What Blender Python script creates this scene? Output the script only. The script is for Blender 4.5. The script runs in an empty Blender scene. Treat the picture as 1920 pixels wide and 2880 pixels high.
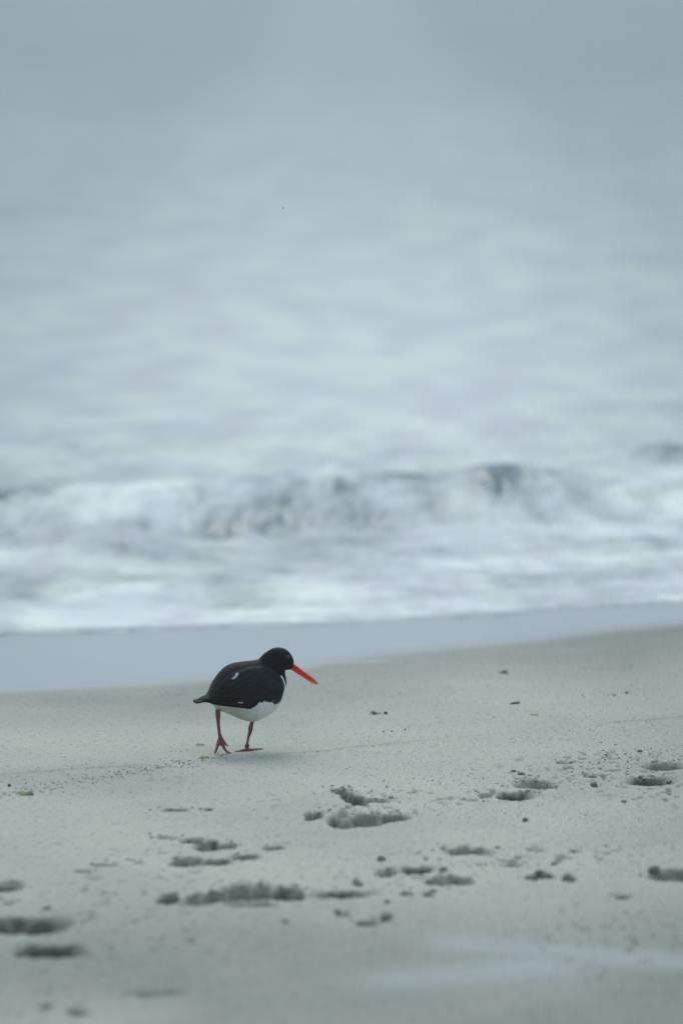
import bpy, math, random
import numpy as np
from mathutils import Vector, Matrix
from mathutils import noise as mn

random.seed(7)
rng = np.random.default_rng(7)
sc = bpy.context.scene
col = sc.collection

# ------------------------------------------------------------------ camera, sky, sun, exposure
CAM_H = 2.60          # metres above the sand at the bird's feet
FPX = 12600.0           # focal length in photograph pixels (1920 wide)
HZ = -225.0            # row of the horizon, above the top of the photograph
cam = bpy.data.cameras.new('camera')
cam.sensor_fit = 'HORIZONTAL'
cam.sensor_width = 24.0
cam.lens = FPX / 1920.0 * 24.0
cam.clip_start = 0.1
cam.clip_end = 30000
camo = bpy.data.objects.new('camera', cam)
col.objects.link(camo)
camo.location = (0, 0, CAM_H)
camo.rotation_euler = (math.radians(90) - math.atan((1440 - HZ) / FPX), 0, 0)
cam.dof.use_dof = True
cam.dof.focus_distance = 14.1
cam.dof.aperture_fstop = 1.6
sc.camera = camo

SUN_EL, SUN_AZ = math.radians(52), math.radians(-12)      # azimuth from +y, behind the surf
world = bpy.data.worlds.new('World')
sc.world = world
world.use_nodes = True
wn = world.node_tree
wn.nodes.clear()
def N(t, typ, **kw):
    n = t.nodes.new(typ)
    for k, v in kw.items():
        if k in n.inputs: n.inputs[k].default_value = v
        else: setattr(n, k, v)
    return n
L = lambda t, a, b: t.links.new(a, b)
def ramp(t, fac, stops, interp='LINEAR'):
    r = t.nodes.new('ShaderNodeValToRGB')
    r.color_ramp.interpolation = interp
    e = r.color_ramp.elements
    while len(e) < len(stops): e.new(0.5)
    for i, (p, c) in enumerate(stops):
        e[i].position = p
        e[i].color = (*c, 1) if len(c) == 3 else c
    L(t, fac, r.inputs[0])
    return r.outputs[0]
def math_node(t, op, a, b=None, c=None, clamp=False):
    m = t.nodes.new('ShaderNodeMath'); m.operation = op; m.use_clamp = clamp
    for i, v in enumerate((a, b, c)):
        if v is None: continue
        if isinstance(v, (int, float)): m.inputs[i].default_value = v
        else: L(t, v, m.inputs[i])
    return m.outputs[0]
def mixc(t, f, a, b, mode='MIX'):
    m = t.nodes.new('ShaderNodeMix'); m.data_type = 'RGBA'; m.blend_type = mode
    for s, v in ((m.inputs[0], f), (m.inputs[6], a), (m.inputs[7], b)):
        if isinstance(v, (int, float)): s.default_value = v
        elif isinstance(v, tuple): s.default_value = (*v, 1)
        else: L(t, v, s)
    return m.outputs[2]

sky = N(wn, 'ShaderNodeTexSky')
sky.sky_type = 'NISHITA'; sky.sun_disc = False
sky.sun_elevation = SUN_EL; sky.sun_rotation = SUN_AZ
tc = N(wn, 'ShaderNodeTexCoord')
sep = N(wn, 'ShaderNodeSeparateXYZ'); L(wn, tc.outputs['Generated'], sep.inputs[0])
# stratus: broad soft cloud banks, finer drifts stretched along the horizon
def cloud(scale, sx, sz, loc, detail, rough):
    mp = N(wn, 'ShaderNodeMapping'); mp.inputs['Scale'].default_value = (sx, 1, sz); mp.inputs['Location'].default_value = loc
    L(wn, tc.outputs['Generated'], mp.inputs[0])
    n = N(wn, 'ShaderNodeTexNoise', Scale=scale, Detail=detail, Roughness=rough)
    L(wn, mp.outputs[0], n.inputs['Vector'])
    return n.outputs['Fac']
c_big = cloud(5.0, 1, 1.0, (3.1, 0.4, 1.35), 1.0, 0.4)
c_mid = cloud(30.0, 1, 3.4, (1.7, 0, 0.3), 4.0, 0.55)
c_hue = cloud(20.0, 1, 2.6, (7.7, 0, 4.3), 4.0, 0.6)
z_ = math_node(wn, 'MAXIMUM', sep.outputs[2], 0.0)
lift = math_node(wn, 'MULTIPLY', math_node(wn, 'MAXIMUM', math_node(wn, 'SUBTRACT', z_, 0.16), 0.0), 1.35)     # overcast skies brighten overhead
low = ramp(wn, z_, [(0.0, (.98,) * 3), (0.07, (.98,) * 3), (0.175, (.72,) * 3)], 'EASE')
az = math_node(wn, 'ARCTAN2', sep.outputs[0], sep.outputs[1])
wob = math_node(wn, 'MULTIPLY', math_node(wn, 'SUBTRACT', c_big, 0.5), 2.2)
bank = math_node(wn, 'COSINE', math_node(wn, 'ADD', math_node(wn, 'MULTIPLY', az, 17.0), wob))
fadeb = ramp(wn, z_, [(0.15, (1,) * 3), (0.5, (0,) * 3)])
bank = math_node(wn, 'MULTIPLY_ADD', math_node(wn, 'MULTIPLY', math_node(wn, 'SUBTRACT', bank, 1.0), fadeb), 0.19, 1.0)
amp = math_node(wn, 'MULTIPLY', math_node(wn, 'ADD', low, lift), 1.07)
v1 = math_node(wn, 'MULTIPLY', math_node(wn, 'MULTIPLY_ADD', math_node(wn, 'SUBTRACT', c_big, 0.5), .45, 1.0), bank)
v2 = math_node(wn, 'MULTIPLY_ADD', math_node(wn, 'SUBTRACT', c_mid, 0.5), 0.22, 1.0)
val = math_node(wn, 'MULTIPLY', math_node(wn, 'MULTIPLY', v1, v2), amp)
tint = ramp(wn, c_hue, [(0.38, (3.22, 4.42, 5.45)), (0.62, (3.82, 4.80, 5.30))])
cl = mixc(wn, 1.0, tint, (1, 1, 1), 'MULTIPLY')
vm = N(wn, 'ShaderNodeVectorMath'); vm.operation = 'SCALE'
L(wn, cl, vm.inputs[0]); L(wn, val, vm.inputs['Scale'])
skymix = mixc(wn, 0.93, sky.outputs[0], vm.outputs[0])
bg = N(wn, 'ShaderNodeBackground', Strength=0.1)
L(wn, skymix, bg.inputs[0])
wo = N(wn, 'ShaderNodeOutputWorld'); L(wn, bg.outputs[0], wo.inputs[0])

sun = bpy.data.lights.new('sun', 'SUN')
sun.energy = 1.3; sun.angle = math.radians(34); sun.color = (1.0, 0.97, 0.92)
suno = bpy.data.objects.new('sun', sun); col.objects.link(suno)
sd = Vector((math.sin(SUN_AZ) * math.cos(SUN_EL), math.cos(SUN_AZ) * math.cos(SUN_EL), math.sin(SUN_EL)))
suno.rotation_euler = sd.to_track_quat('Z', 'Y').to_euler()
suno.location = (0, 20, 30)

sc.view_settings.view_transform = 'Standard'
sc.view_settings.look = 'None'
sc.view_settings.gamma = 1.0
sc.view_settings.use_curve_mapping = False
sc.view_settings.exposure = 0.20
sc.render.engine = 'CYCLES'
sc.cycles.use_denoising = True
sc.cycles.max_bounces = 6
sc.cycles.filter_width = 1.5

# ------------------------------------------------------------------ numeric helpers
def sstep(a, b, x):
    t = np.clip((x - a) / (b - a), 0, 1)
    return t * t * (3 - 2 * t)
def _hash(ix, iy, seed):
    h = (ix.astype(np.int64) * 374761393 + iy.astype(np.int64) * 668265263 + seed * 1442695041) & 0xFFFFFFFF
    h = ((h ^ (h >> 13)) * 1274126177) & 0xFFFFFFFF
    h = h ^ (h >> 16)
    return (h & 0xFFFF) / 65535.0 * 2 - 1
def vnoise(x, y, seed=0):
    ix = np.floor(x); iy = np.floor(y)
    fx = x - ix; fy = y - iy
    fx = fx * fx * fx * (fx * (fx * 6 - 15) + 10); fy = fy * fy * fy * (fy * (fy * 6 - 15) + 10)
    ix = ix.astype(np.int64); iy = iy.astype(np.int64)
    a = _hash(ix, iy, seed); b = _hash(ix + 1, iy, seed); c = _hash(ix, iy + 1, seed); d = _hash(ix + 1, iy + 1, seed)
    return (a + (b - a) * fx) + ((c + (d - c) * fx) - (a + (b - a) * fx)) * fy
def fbm(x, y, seed=0, octv=4, gain=0.5):
    s = 0; a = 1.0; n = 0
    for o in range(octv):
        s = s + a * vnoise(x * 2 ** o + 13.7 * o, y * 2 ** o - 7.3 * o, seed + o); n += a; a *= gain
    return s / n

# ------------------------------------------------------------------ the shape of the shore
SEA = -0.14
NX, NY = -0.407, 0.914          # seaward direction
def seaward(x, y): return NX * x + NY * y
def G(x, y):                    # smooth beach without prints
    s = seaward(x, y)
    t = s - 12.8
    sp = np.log1p(np.exp(np.clip(t / 0.25, -40, 40))) * 0.25
    z = -0.043 * sp + 0.006 * (12.8 - np.minimum(s, 12.8))
    z = z + 0.006 * fbm(x * 0.9, y * 0.5, 5, 2)
    return z
TILT = math.atan((1440 - HZ) / FPX)
CT, ST = math.cos(TILT), math.sin(TILT)
def ray(px, py):                # direction through a photograph pixel, scaled to unit depth
    v = (py - 1440) / FPX
    return (px - 960) / FPX, CT - v * ST, -(ST + v * CT)
def depth_of(y, z): return y * CT + (CAM_H - z) * ST
def unproj(px, py, zero=0.0):   # a point of the photograph set down on the beach
    dx, dy, dzz = ray(px, py)
    k = 14.0
    for _ in range(18):
        z = float(G(np.array([dx * k]), np.array([dy * k]))[0]) + zero
        k = k * 0.3 + 0.7 * (CAM_H - z) / -dzz
    x, y = dx * k, dy * k
    return x, y, float(G(np.array([x]), np.array([y]))[0])

# hollows: x0, x1 (px), row of the near lip, seen height (px), darkness, skew, lumpiness
HOLLOWS = [
    (1430, 1562, 2217, 34, .75, -.15, .8), (1384, 1505, 2252, 30, 1.0, .0, .4), (1340, 1385, 2246, 16, .6, 0, .3),
    (1803, 1925, 2168, 28, .85, -.15, .5), (1752, 1905, 2207, 26, 1.0, .05, .4),
    (922, 985, 2240, 22, .8, -.3, .8), (950, 1030, 2264, 40, .9, -.5, .8), (1000, 1100, 2262, 16, .65, .1, .5),
    (915, 992, 2326, 48, .85, -.1, .7), (972, 1085, 2322, 38, .85, .2, .6), (1050, 1155, 2309, 22, .8, .3, .5), (850, 912, 2306, 24, .7, .4, .6),
    (495, 575, 2372, 20, .8, .1, .6), (535, 620, 2393, 34, .95, .1, .6), (590, 665, 2386, 18, .7, .0, .5), (430, 505, 2360, 10, .5, 0, .4),
    (465, 570, 2438, 34, .85, .1, .6), (540, 655, 2434, 22, .8, .2, .5), (630, 728, 2416, 16, .9, .2, .4), (730, 800, 2388, 12, .6, .2, .4),
    (500, 640, 2547, 38, .75, .5, 1.1), (590, 745, 2538, 50, .7, .25, 1.1), (600, 780, 2556, 24, .4, .1, .5), (700, 815, 2528, 46, .95, -.35, .9), (760, 860, 2530, 44, .9, -.25, .6), (840, 1065, 2524, 26, .95, .3, .3), (425, 505, 2545, 34, .8, .3, 1.0),
    (-60, 62, 2516, 38, .95, .1, .5), (-90, 190, 2634, 54, 1.0, .05, .35), (15, 235, 2702, 50, .95, .1, .7),
    (1050, 1118, 2460, 28, .8, .2, .5), (1112, 1222, 2452, 20, 1.0, .0, .2), (1185, 1330, 2486, 30, .7, .0, 1.3),
    (935, 985, 2580, 18, .7, .0, .6), (990, 1065, 2612, 24, .85, .1, .8), (1060, 1105, 2596, 32, .8, .3, .9),
    (1808, 1960, 2482, 40, .95, -.1, .8), (1235, 1400, 2402, 22, .65, -.1, 1.1), (1480, 1560, 2474, 20, .8, .1, 1.0),
    (1578, 1622, 2482, 26, .95, .0, .8), (1722, 1775, 2538, 14, .8, .0, .7), (108, 142, 2832, 18, .6, 0, .5),
    (175, 245, 2852, 24, .65, 0, .6), (440, 532, 2285, 10, .6, .0, .5), (570, 600, 2285, 8, .5, 0, .5),
    (1042, 1066, 2011, 8, .8, 0, .4), (1400, 1430, 1896, 8, .6, 0, .4), (320, 520, 2800, 14, .22, .1, .2),
    (0, 40, 2552, 12, .5, 0, .3), (115, 140, 2566, 12, .5, 0, .4), (1120, 1165, 2518, 18, .75, 0, .9),
    (1185, 1222, 2520, 16, .7, 0, .9), (990, 1020, 2486, 20, .7, 0, .8),
    (370, 400, 2432, 14, .4, 0, .6), (200, 260, 2458, 12, .3, 0, .6), (250, 330, 2440, 12, .3, 0, .6),
    (1230, 1260, 2448, 12, .6, 0, .5), (1410, 1470, 2436, 14, .45, 0, .6), (1600, 1640, 2400, 8, .3, 0, .5),
]
hol = []
for i, (x0, x1, yl, hp, dk, sk, lu) in enumerate(HOLLOWS):
    X0, Y0, _ = unproj((x0 + x1) / 2, yl)
    s = FPX / depth_of(Y0, 0)
    Hv = hp / s
    sight = (yl - HZ) / FPX
    b = max(0.5 * 0.80 * Hv / sight, 0.02)
    a = (x1 - x0) / 2 / s
    hol.append((X0, Y0 + b, a, b, 0.62 * Hv + 0.014, (0.05 if lu < .9 else .16) * Hv, dk, sk, lu, i, Hv))

# puddle and wet sand outlines, set down on the beach
wet_px = [(-900, 1990), (-300, 1952), (0, 1930), (180, 1921), (360, 1914), (520, 1903), (640, 1888), (780, 1872), (920, 1846),
          (1060, 1828), (1250, 1808), (1500, 1784), (1700, 1760), (1920, 1739), (2300, 1702)]
wet_w = [unproj(p[0], p[1])[:2] for p in wet_px]
# the film's landward edge as seaward distance over along-shore distance
al = np.array([p[0] * 0.914 + p[1] * 0.407 for p in wet_w]); se = np.array([seaward(*p) for p in wet_w])
o = np.argsort(al); al = al[o]; se = se[o]

PITZ = [unproj(1700, 2155)[:2] + (.30, .26), unproj(1290, 2235)[:2] + (.28, .16), unproj(1050, 2270)[:2] + (.14, .14), unproj(1500, 2400)[:2] + (.35, .12), unproj(1880, 2210)[:2] + (.2, .3)]
def hills_and_prints(x, y):
    """returns height offset, damp with painted shade, wet for arrays of beach points"""
    dz = np.zeros_like(x); damp_shade = np.zeros_like(x)
    near = (y > 8) & (y < 22) & (np.abs(x) < 4)
    xs, ys = x[near], y[near]
    # soft lumps of the trodden part, almost none on the washed part
    tro = 1 - sstep(12.7, 13.0, seaward(xs, ys))
    dz[near] += (0.0060 * fbm(xs * 4, ys * 3.0, 21, 4) + 0.009 * fbm(xs * 1.4, ys * 1.6 - xs * .5, 23, 2) * (1 - .5 * sstep(12.6, 13.2, seaward(xs, ys)))) * (0.35 + 0.65 * tro)
    fine = fbm(xs * 80, ys * 48, 31, 3, .75)
    dz[near] += (0.0016 + .0022 * sstep(-.2, .5, fbm(xs * 1.1, ys * .8, 33, 2)) * tro + .0016 * np.exp(-((seaward(xs, ys) - 12.75) / .14) ** 2)) * fine
    # tiny kicked-up crumbs, pits
    pat = sstep(0.05, 0.5, fbm(xs * 1.6, ys * 1.0, 77, 3))
    zn = np.zeros_like(xs)
    for (zx, zy, zw, zh) in PITZ: zn = np.maximum(zn, np.exp(-((xs - zx) / zw) ** 2 - ((ys - zy) / zh) ** 2))
    pat = np.clip(pat * .6 + 1.3 * zn, 0, 1)
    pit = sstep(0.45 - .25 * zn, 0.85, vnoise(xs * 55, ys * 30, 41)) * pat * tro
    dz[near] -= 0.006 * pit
    damp_shade[near] = np.maximum(damp_shade[near], 0.62 * pit)  # pits coloured darker, as the hollows are
    for (cx, cy, a, b, D, M, dk, sk, lu, i, Hv) in hol:
        m = (np.abs(x - cx) < a * 1.9 + .03) & (np.abs(y - cy) < b * 3.0 + .06)
        if not m.any(): continue
        X = x[m]; Y = y[m]
        w1 = fbm(X / a * 1.6 + i * 7, Y / b * 1.2, 100 + i, 4, .6); w2 = fbm(X / a * 1.8 + 5, Y / b * 1.1 + i, 160 + i, 4, .6)
        u = (X - cx) / a
        u = np.where(u < 0, u * 1.18, u * .88) + (.12 + .22 * min(lu, 1)) * w1
        v = (Y - cy) / b - sk * (X - cx) / a * 1.2
        v = v + (.12 + (.20 + .55 * min(lu, 1)) * sstep(-.9, .4, v)) * (w2 * .8 + .18 * min(lu, 1) * fbm(X / .02, Y / .02, 470 + i, 2))
        u0 = np.clip((X - cx) / a, -1.3, 1.3)
        dome = min(.7, max(0.0, (lu - .3) / .9))
        v = (v + 1) / np.clip(1 - .72 * dome * u0 ** 2, .35, 1) - 1 - (1 - dome) * .75 * u0 ** 2
        E = 1 - sstep(.35, 1.08, np.abs(u))
        nearlip = 0.14 * (X - cx) / a
        pit = E * sstep(-1.05, -.6, v + nearlip) * (1 - sstep(.0, 1.0, v))
        mound = (1 - sstep(.4, 1.1, np.abs(u))) * np.exp(-((v - 1.15) / .42) ** 2) * np.clip(.75 + .9 * vnoise(X / .034 + i * 3, Y / .03, 400 + i), .1, 1.4)
        lum = fbm(X / 0.022, Y / 0.022, 300 + i, 3, .55)
        zone = (1 - sstep(.6, 1.35, np.abs(u))) * sstep(-.9, .1, v) * (1 - sstep(1.2, 2.3, v))
        dz[m] += -D * pit + M * mound * (1 + .6 * lum * min(lu, 1.2)) + max(0, lu - .4) * Hv * .12 * lum * zone + .04 * min(lu, 1) * Hv * zone * fbm(X / .009, Y / .014, 350 + i, 2)
        dd = dk * (1 - sstep(.40, 1.15, np.abs(u))) * sstep(-1.05, -.25, v + nearlip) * (1 - .3 * sstep(.4, 1.2, v)) * (1 - sstep(.8, 1.7, v)) * np.clip(.92 + .8 * fbm(X / .09, Y / .09, 430 + i, 3, .55) + .3 * w1 + .22 * min(lu, 1) * lum, 0, 1)  # turned-up damp sand, with the hollow's shade painted in as well
        damp_shade[m] = np.maximum(damp_shade[m], dd)
    # long thin swash marks parallel to the shore, along the berm
    s = seaward(x, y); t = x * .914 + y * .407
    for k, (s0, wd, hh) in enumerate([(12.80, .014, .0028)]):
        sc_ = s0 + .07 * vnoise(t * 1.3, t * 0, 500 + k) + .01 * vnoise(t * 8, t * 0, 510 + k)
        br = sstep(-.1, .4, vnoise(t * 2.3, t * 0, 520 + k))
        g = np.exp(-((s - sc_) / wd) ** 2) * br
        dz += hh * g; damp_shade = np.maximum(damp_shade, 0.22 * g)
    # wet film
    edge = np.interp(t, al, se) + .03 * fbm(t * 1.1, t * 0, 60, 3)
    wet = sstep(-.30, .10, s - edge)
    # shallow puddle at the right foreground
    def blob(pts, w, soft):
        r = np.zeros_like(x)
        for (ax, ay), (bx, by) in zip(pts[:-1], pts[1:]):
            A = unproj(ax, ay); B = unproj(bx, by)
            dx, dy = B[0] - A[0], B[1] - A[1]
            tt = np.clip(((x - A[0]) * dx + (y - A[1]) * dy) / (dx * dx + dy * dy), 0, 1)
            qx = A[0] + dx * tt; qy = A[1] + dy * tt
            d = np.sqrt(((x - qx)) ** 2 + (y - qy) ** 2)
            r = np.maximum(r, 1 - sstep(w * (1 - soft), w * (1 + soft), d + .05 * fbm(x * 3, y * 2, 90, 3)))
        return r
    pud = np.zeros_like(x)
    m = (y > 9) & (y < 12.8) & (np.abs(x) < 2)
    if m.any():
        xx, yy = x, y
        x_, y_ = x[m], y[m]
        x, y = x_, y_
        pud_ = np.maximum(blob([(1290, 2655), (1560, 2680), (1980, 2706)], .08, .98) * .30, blob([(1130, 2755), (1330, 2740), (1480, 2720)], .12, .9) * .30)
        x, y = xx, yy
        pud[m] = pud_
    m = (y > 13) & (y < 18) & (np.abs(x) < 2)
    if m.any():
        xx, yy = x, y; x, y = xx[m], yy[m]
        p2 = np.maximum(blob([(700, 1874), (900, 1864), (1060, 1860)], .05, .95) * .45, 0)
        x, y = xx, yy
        wet[m] = np.maximum(wet[m], p2)
    wet = np.maximum(wet, pud)
    dz *= (1 - .9 * sstep(.1, .8, wet))
    moist = .75 * sstep(-1.7, -.05, s - edge) * (.75 + .5 * fbm(x * .5, y * .25, 140, 3)) + .95 * sstep(12.3, 10.5, y) * np.clip(.75 + .6 * fbm(x * 1.3, y * .9, 141, 3), 0, 1)
    moist = moist + .25 * sstep(.1, .6, fbm(x * 1.0 + y * .3, y * .8, 142, 3)) + .35 * sstep(.5, 1.1, x)
    hills_and_prints.moist = np.clip(moist, 0, 1)
    return dz, np.clip(damp_shade, 0, 1), wet

# ------------------------------------------------------------------ mesh helpers
def grid_mesh(name, X, Y, Z, mat, attrs=None, kind=None):
    r, c = X.shape
    me = bpy.data.meshes.new(name)
    co = np.stack([X, Y, Z], -1).reshape(-1, 3).astype(np.float32)
    idx = np.arange(r * c).reshape(r, c)
    q = np.stack([idx[:-1, :-1], idx[:-1, 1:], idx[1:, 1:], idx[1:, :-1]], -1).reshape(-1, 4).astype(np.int32)
    me.vertices.add(len(co)); me.vertices.foreach_set('co', co.ravel())
    me.loops.add(q.size); me.loops.foreach_set('vertex_index', q.ravel())
    me.polygons.add(len(q)); me.polygons.foreach_set('loop_start', np.arange(0, q.size, 4, dtype=np.int32))
    me.polygons.foreach_set('use_smooth', np.ones(len(q), bool))
    me.update(calc_edges=True)
    for k, v in (attrs or {}).items():
        at = me.attributes.new(k, 'FLOAT', 'POINT'); at.data.foreach_set('value', v.ravel().astype(np.float32))
    me.materials.append(mat)
    ob = bpy.data.objects.new(name, me); col.objects.link(ob)
    if kind: ob['kind'] = kind
    return ob
def make_mesh(name, verts, faces, mats, parent=None, smooth=True, midx=None):
    me = bpy.data.meshes.new(name)
    me.from_pydata([tuple(v) for v in verts], [], [tuple(f) for f in faces])
    for m in (mats if isinstance(mats, (list, tuple)) else [mats]): me.materials.append(m)
    if smooth: me.polygons.foreach_set('use_smooth', [True] * len(me.polygons))
    if midx is not None: me.polygons.foreach_set('material_index', midx)
    me.update()
    ob = bpy.data.objects.new(name, me); col.objects.link(ob)
    if parent: ob.parent = parent
    return ob
def tag(o, label, cat, group=None):
    o['label'] = label; o['category'] = cat
    if group: o['group'] = group
    return o

# ------------------------------------------------------------------ materials
def new_mat(name):
    m = bpy.data.materials.new(name); m.use_nodes = True
    t = m.node_tree; t.nodes.clear()
    out = N(t, 'ShaderNodeOutputMaterial'); p = N(t, 'ShaderNodeBsdfPrincipled')
    L(t, p.outputs[0], out.inputs[0])
    return m, t, p
def noise(t, scale, detail=3, rough=.5, vec=None, stretch=None):
    tcn = N(t, 'ShaderNodeTexCoord')
    n = N(t, 'ShaderNodeTexNoise', Scale=scale, Detail=detail, Roughness=rough)
    src = tcn.outputs['Object']
    if stretch:
        mp = N(t, 'ShaderNodeMapping'); mp.inputs['Scale'].default_value = stretch
        L(t, src, mp.inputs[0]); src = mp.outputs[0]
    L(t, src, n.inputs['Vector'])
    return n.outputs['Fac']
def attr(t, name):
    return N(t, 'ShaderNodeAttribute', attribute_name=name).outputs['Fac']
def bump(t, h, dist, strength, p):
    b = N(t, 'ShaderNodeBump', Distance=dist)
    if isinstance(strength, (int, float)): b.inputs['Strength'].default_value = strength
    else: L(t, strength, b.inputs['Strength'])
    L(t, h, b.inputs['Height']); L(t, b.outputs[0], p.inputs['Normal'])

M = {}
# sand
m, t, p = new_mat('sand'); M['sand'] = m
damp_shade = attr(t, 'damp_shade'); wet = attr(t, 'wet')
patch = noise(t, 1.3, 4, .6)
grain = noise(t, 150, 3, .8, stretch=(1, .45, 1))
speck = noise(t, 75, 2, .6, stretch=(1, .5, 1))
dry = ramp(t, patch, [(.3, (.375, .368, .325)), (.7, (.455, .44, .385))])
dry = mixc(t, 1.0, dry, ramp(t, grain, [(.3, (.78, .78, .78)), (.7, (1.16, 1.16, 1.16))]), 'MULTIPLY')
dry = mixc(t, ramp(t, speck, [(.60, (0, 0, 0)), (.72, (.6, .6, .6))]), dry, (.13, .13, .12))
damp_shade_c = mixc(t, noise(t, 40, 3, .6), (.030, .031, .029), (.080, .077, .067))  # damp sand, darkened further to carry the shade inside hollows
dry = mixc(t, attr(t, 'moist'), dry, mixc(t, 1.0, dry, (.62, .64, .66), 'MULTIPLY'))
basec = mixc(t, damp_shade, dry, damp_shade_c)
basec = mixc(t, wet, basec, (.35, .375, .395))
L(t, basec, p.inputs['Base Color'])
L(t, ramp(t, wet, [(0.0, (.93,) * 3), (.35, (.55,) * 3), (.8, (.22,) * 3)]), p.inputs['Roughness'])
p.inputs['IOR'].default_value = 1.36
L(t, ramp(t, wet, [(0, (.1,) * 3), (.6, (.5,) * 3)]), p.inputs['Specular IOR Level'])
bump(t, grain, .002, math_node(t, 'MULTIPLY', math_node(t, 'SUBTRACT', 1.0, wet, clamp=True), .6), p)

# sea
m, t, p = new_mat('sea_water'); M['sea'] = m
foam_and_light = attr(t, 'foam_and_light')
fine = noise(t, 9.0, 5, .62, stretch=(1, .5, 1))
f2 = noise(t, 2.6, 4, .55, stretch=(1, .45, 1))
calm = math_node(t, 'MULTIPLY_ADD', attr(t, 'calm'), -.86, 1.0)
fm = math_node(t, 'ADD', foam_and_light, math_node(t, 'MULTIPLY', math_node(t, 'MULTIPLY', math_node(t, 'SUBTRACT', fine, .5), .7), calm))
fm = math_node(t, 'ADD', fm, math_node(t, 'MULTIPLY', math_node(t, 'MULTIPLY', math_node(t, 'SUBTRACT', f2, .5), .6), calm))
fr = ramp(t, fm, [(-.0, (0, 0, 0)), (.85, (1, 1, 1))])
hue = noise(t, 2.2, 3, .5, stretch=(1, .5, 1))
foamc = mixc(t, ramp(t, hue, [(.4, (0,) * 3), (.6, (1,) * 3)]), (.72, .73, .69), (.60, .60, .63))
L(t, mixc(t, fr, (.10, .145, .155), foamc), p.inputs['Base Color'])
L(t, ramp(t, fr, [(0, (.18,) * 3), (1, (.85,) * 3)]), p.inputs['Roughness'])
p.inputs['IOR'].default_value = 1.33
bump(t, noise(t, 16.0, 4, .6, stretch=(1, .6, 1)), .02, math_node(t, 'MULTIPLY_ADD', attr(t, 'calm'), -.38, .5), p)

# bird
m, t, p = new_mat('plumage'); M['plumage'] = m
wh = attr(t, 'white'); cr = attr(t, 'cream'); br = attr(t, 'barb')
fur = noise(t, 160, 4, .7, stretch=(1, 1, .5))
black = mixc(t, fur, (.002, .002, .0025), (.016, .016, .019))
white = mixc(t, cr, (.76, .79, .81), (.47, .46, .38))
white = mixc(t, ramp(t, fur, [(.35, (.0,) * 3), (.75, (.45,) * 3)]), white, (.33, .34, .31))
L(t, mixc(t, wh, black, white), p.inputs['Base Color'])
p.inputs['Roughness'].default_value = .62
p.inputs['Specular IOR Level'].default_value = .12
p.inputs['Sheen Weight'].default_value = .05
p.inputs['Sheen Roughness'].default_value = .5
bump(t, noise(t, 260, 3, .7, stretch=(.5, 1, 1)), .0016, .8, p)
m, t, p = new_mat('wing_feather'); M['feather'] = m
fw = noise(t, 120, 3, .6, stretch=(.25, 1, 1))
wh = attr(t, 'white')
L(t, mixc(t, wh, mixc(t, attr(t, 'edge'), mixc(t, fw, (.004, .0038, .0046), (.019, .020, .023)), (.036, .038, .043)), (.62, .65, .68)), p.inputs['Base Color'])
p.inputs['Roughness'].default_value = .6
p.inputs['Specular IOR Level'].default_value = .18
bump(t, fw, .0012, .8, p)
m, t, p = new_mat('leg_skin'); M['leg'] = m
sk = attr(t, 'soil')
lc = mixc(t, noise(t, 300, 3, .6), (.14, .024, .040), (.20, .045, .060))
lc = mixc(t, sk, lc, mixc(t, noise(t, 260, 3, .6), (.16, .085, .075), (.22, .07, .055)))
L(t, lc, p.inputs['Base Color']); p.inputs['Roughness'].default_value = .55
bump(t, noise(t, 420, 2, .5), .0008, .7, p)
m, t, p = new_mat('bill_horn'); M['bill'] = m
tcn = N(t, 'ShaderNodeTexCoord'); sx = N(t, 'ShaderNodeSeparateXYZ'); L(t, tcn.outputs['Object'], sx.inputs[0])
xr = N(t, 'ShaderNodeMapRange'); L(t, sx.outputs[0], xr.inputs[0]); xr.inputs[1].default_value = .135; xr.inputs[2].default_value = .223
bc = ramp(t, xr.outputs[0], [(0, (.72, .022, .012)), (.45, (.84, .036, .008)), (.80, (.66, .11, .008)), (.93, (.55, .20, .02)), (1, (.30, .20, .07))])
bc = mixc(t, ramp(t, noise(t, 180, 3, .6), [(.5, (0,) * 3), (.8, (.35,) * 3)]), bc, (.42, .02, .015))
L(t, bc, p.inputs['Base Color']); p.inputs['Roughness'].default_value = .42
def flat(name, c, rough=.6, spec=.5, var=.25, scale=150, bd=.0):
    m, t, p = new_mat(name); M[name] = m
    L(t, mixc(t, noise(t, scale, 3, .6), tuple(v * (1 - var) for v in c), tuple(v * (1 + var) for v in c)), p.inputs['Base Color'])
    p.inputs['Roughness'].default_value = rough; p.inputs['Specular IOR Level'].default_value = spec
    if bd: bump(t, noise(t, scale, 3, .6), bd, .8, p)
flat('eye_red', (.16, .012, .010), .25)
flat('eye_ring_skin', (.17, .035, .03), .6)
flat('pupil', (.006, .005, .005), .1)
flat('band_plastic', (.055, .048, .045), .45)
flat('weed_green', (.085, .155, .018), .55, .4, .5, 120, .002)
flat('weed_brown', (.055, .042, .030), .6, .4, .4, 120, .002)
flat('weed_olive', (.16, .15, .06), .6, .4, .4, 120, .002)
flat('driftwood', (.040, .042, .040), .8, .3, .4, 90, .002)
flat('stone_dark', (.030, .034, .036), .6, .5, .4, 90, .002)
flat('shell_white', (.60, .58, .53), .4, .5, .15, 90)
flat('crumb', (.24, .24, .215), .95, .1, .35, 120, .002)
flat('clod', (.16, .158, .142), .95, .1, .45, 120, .003)
flat('speck_black', (.01, .01, .012), .4)

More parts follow.
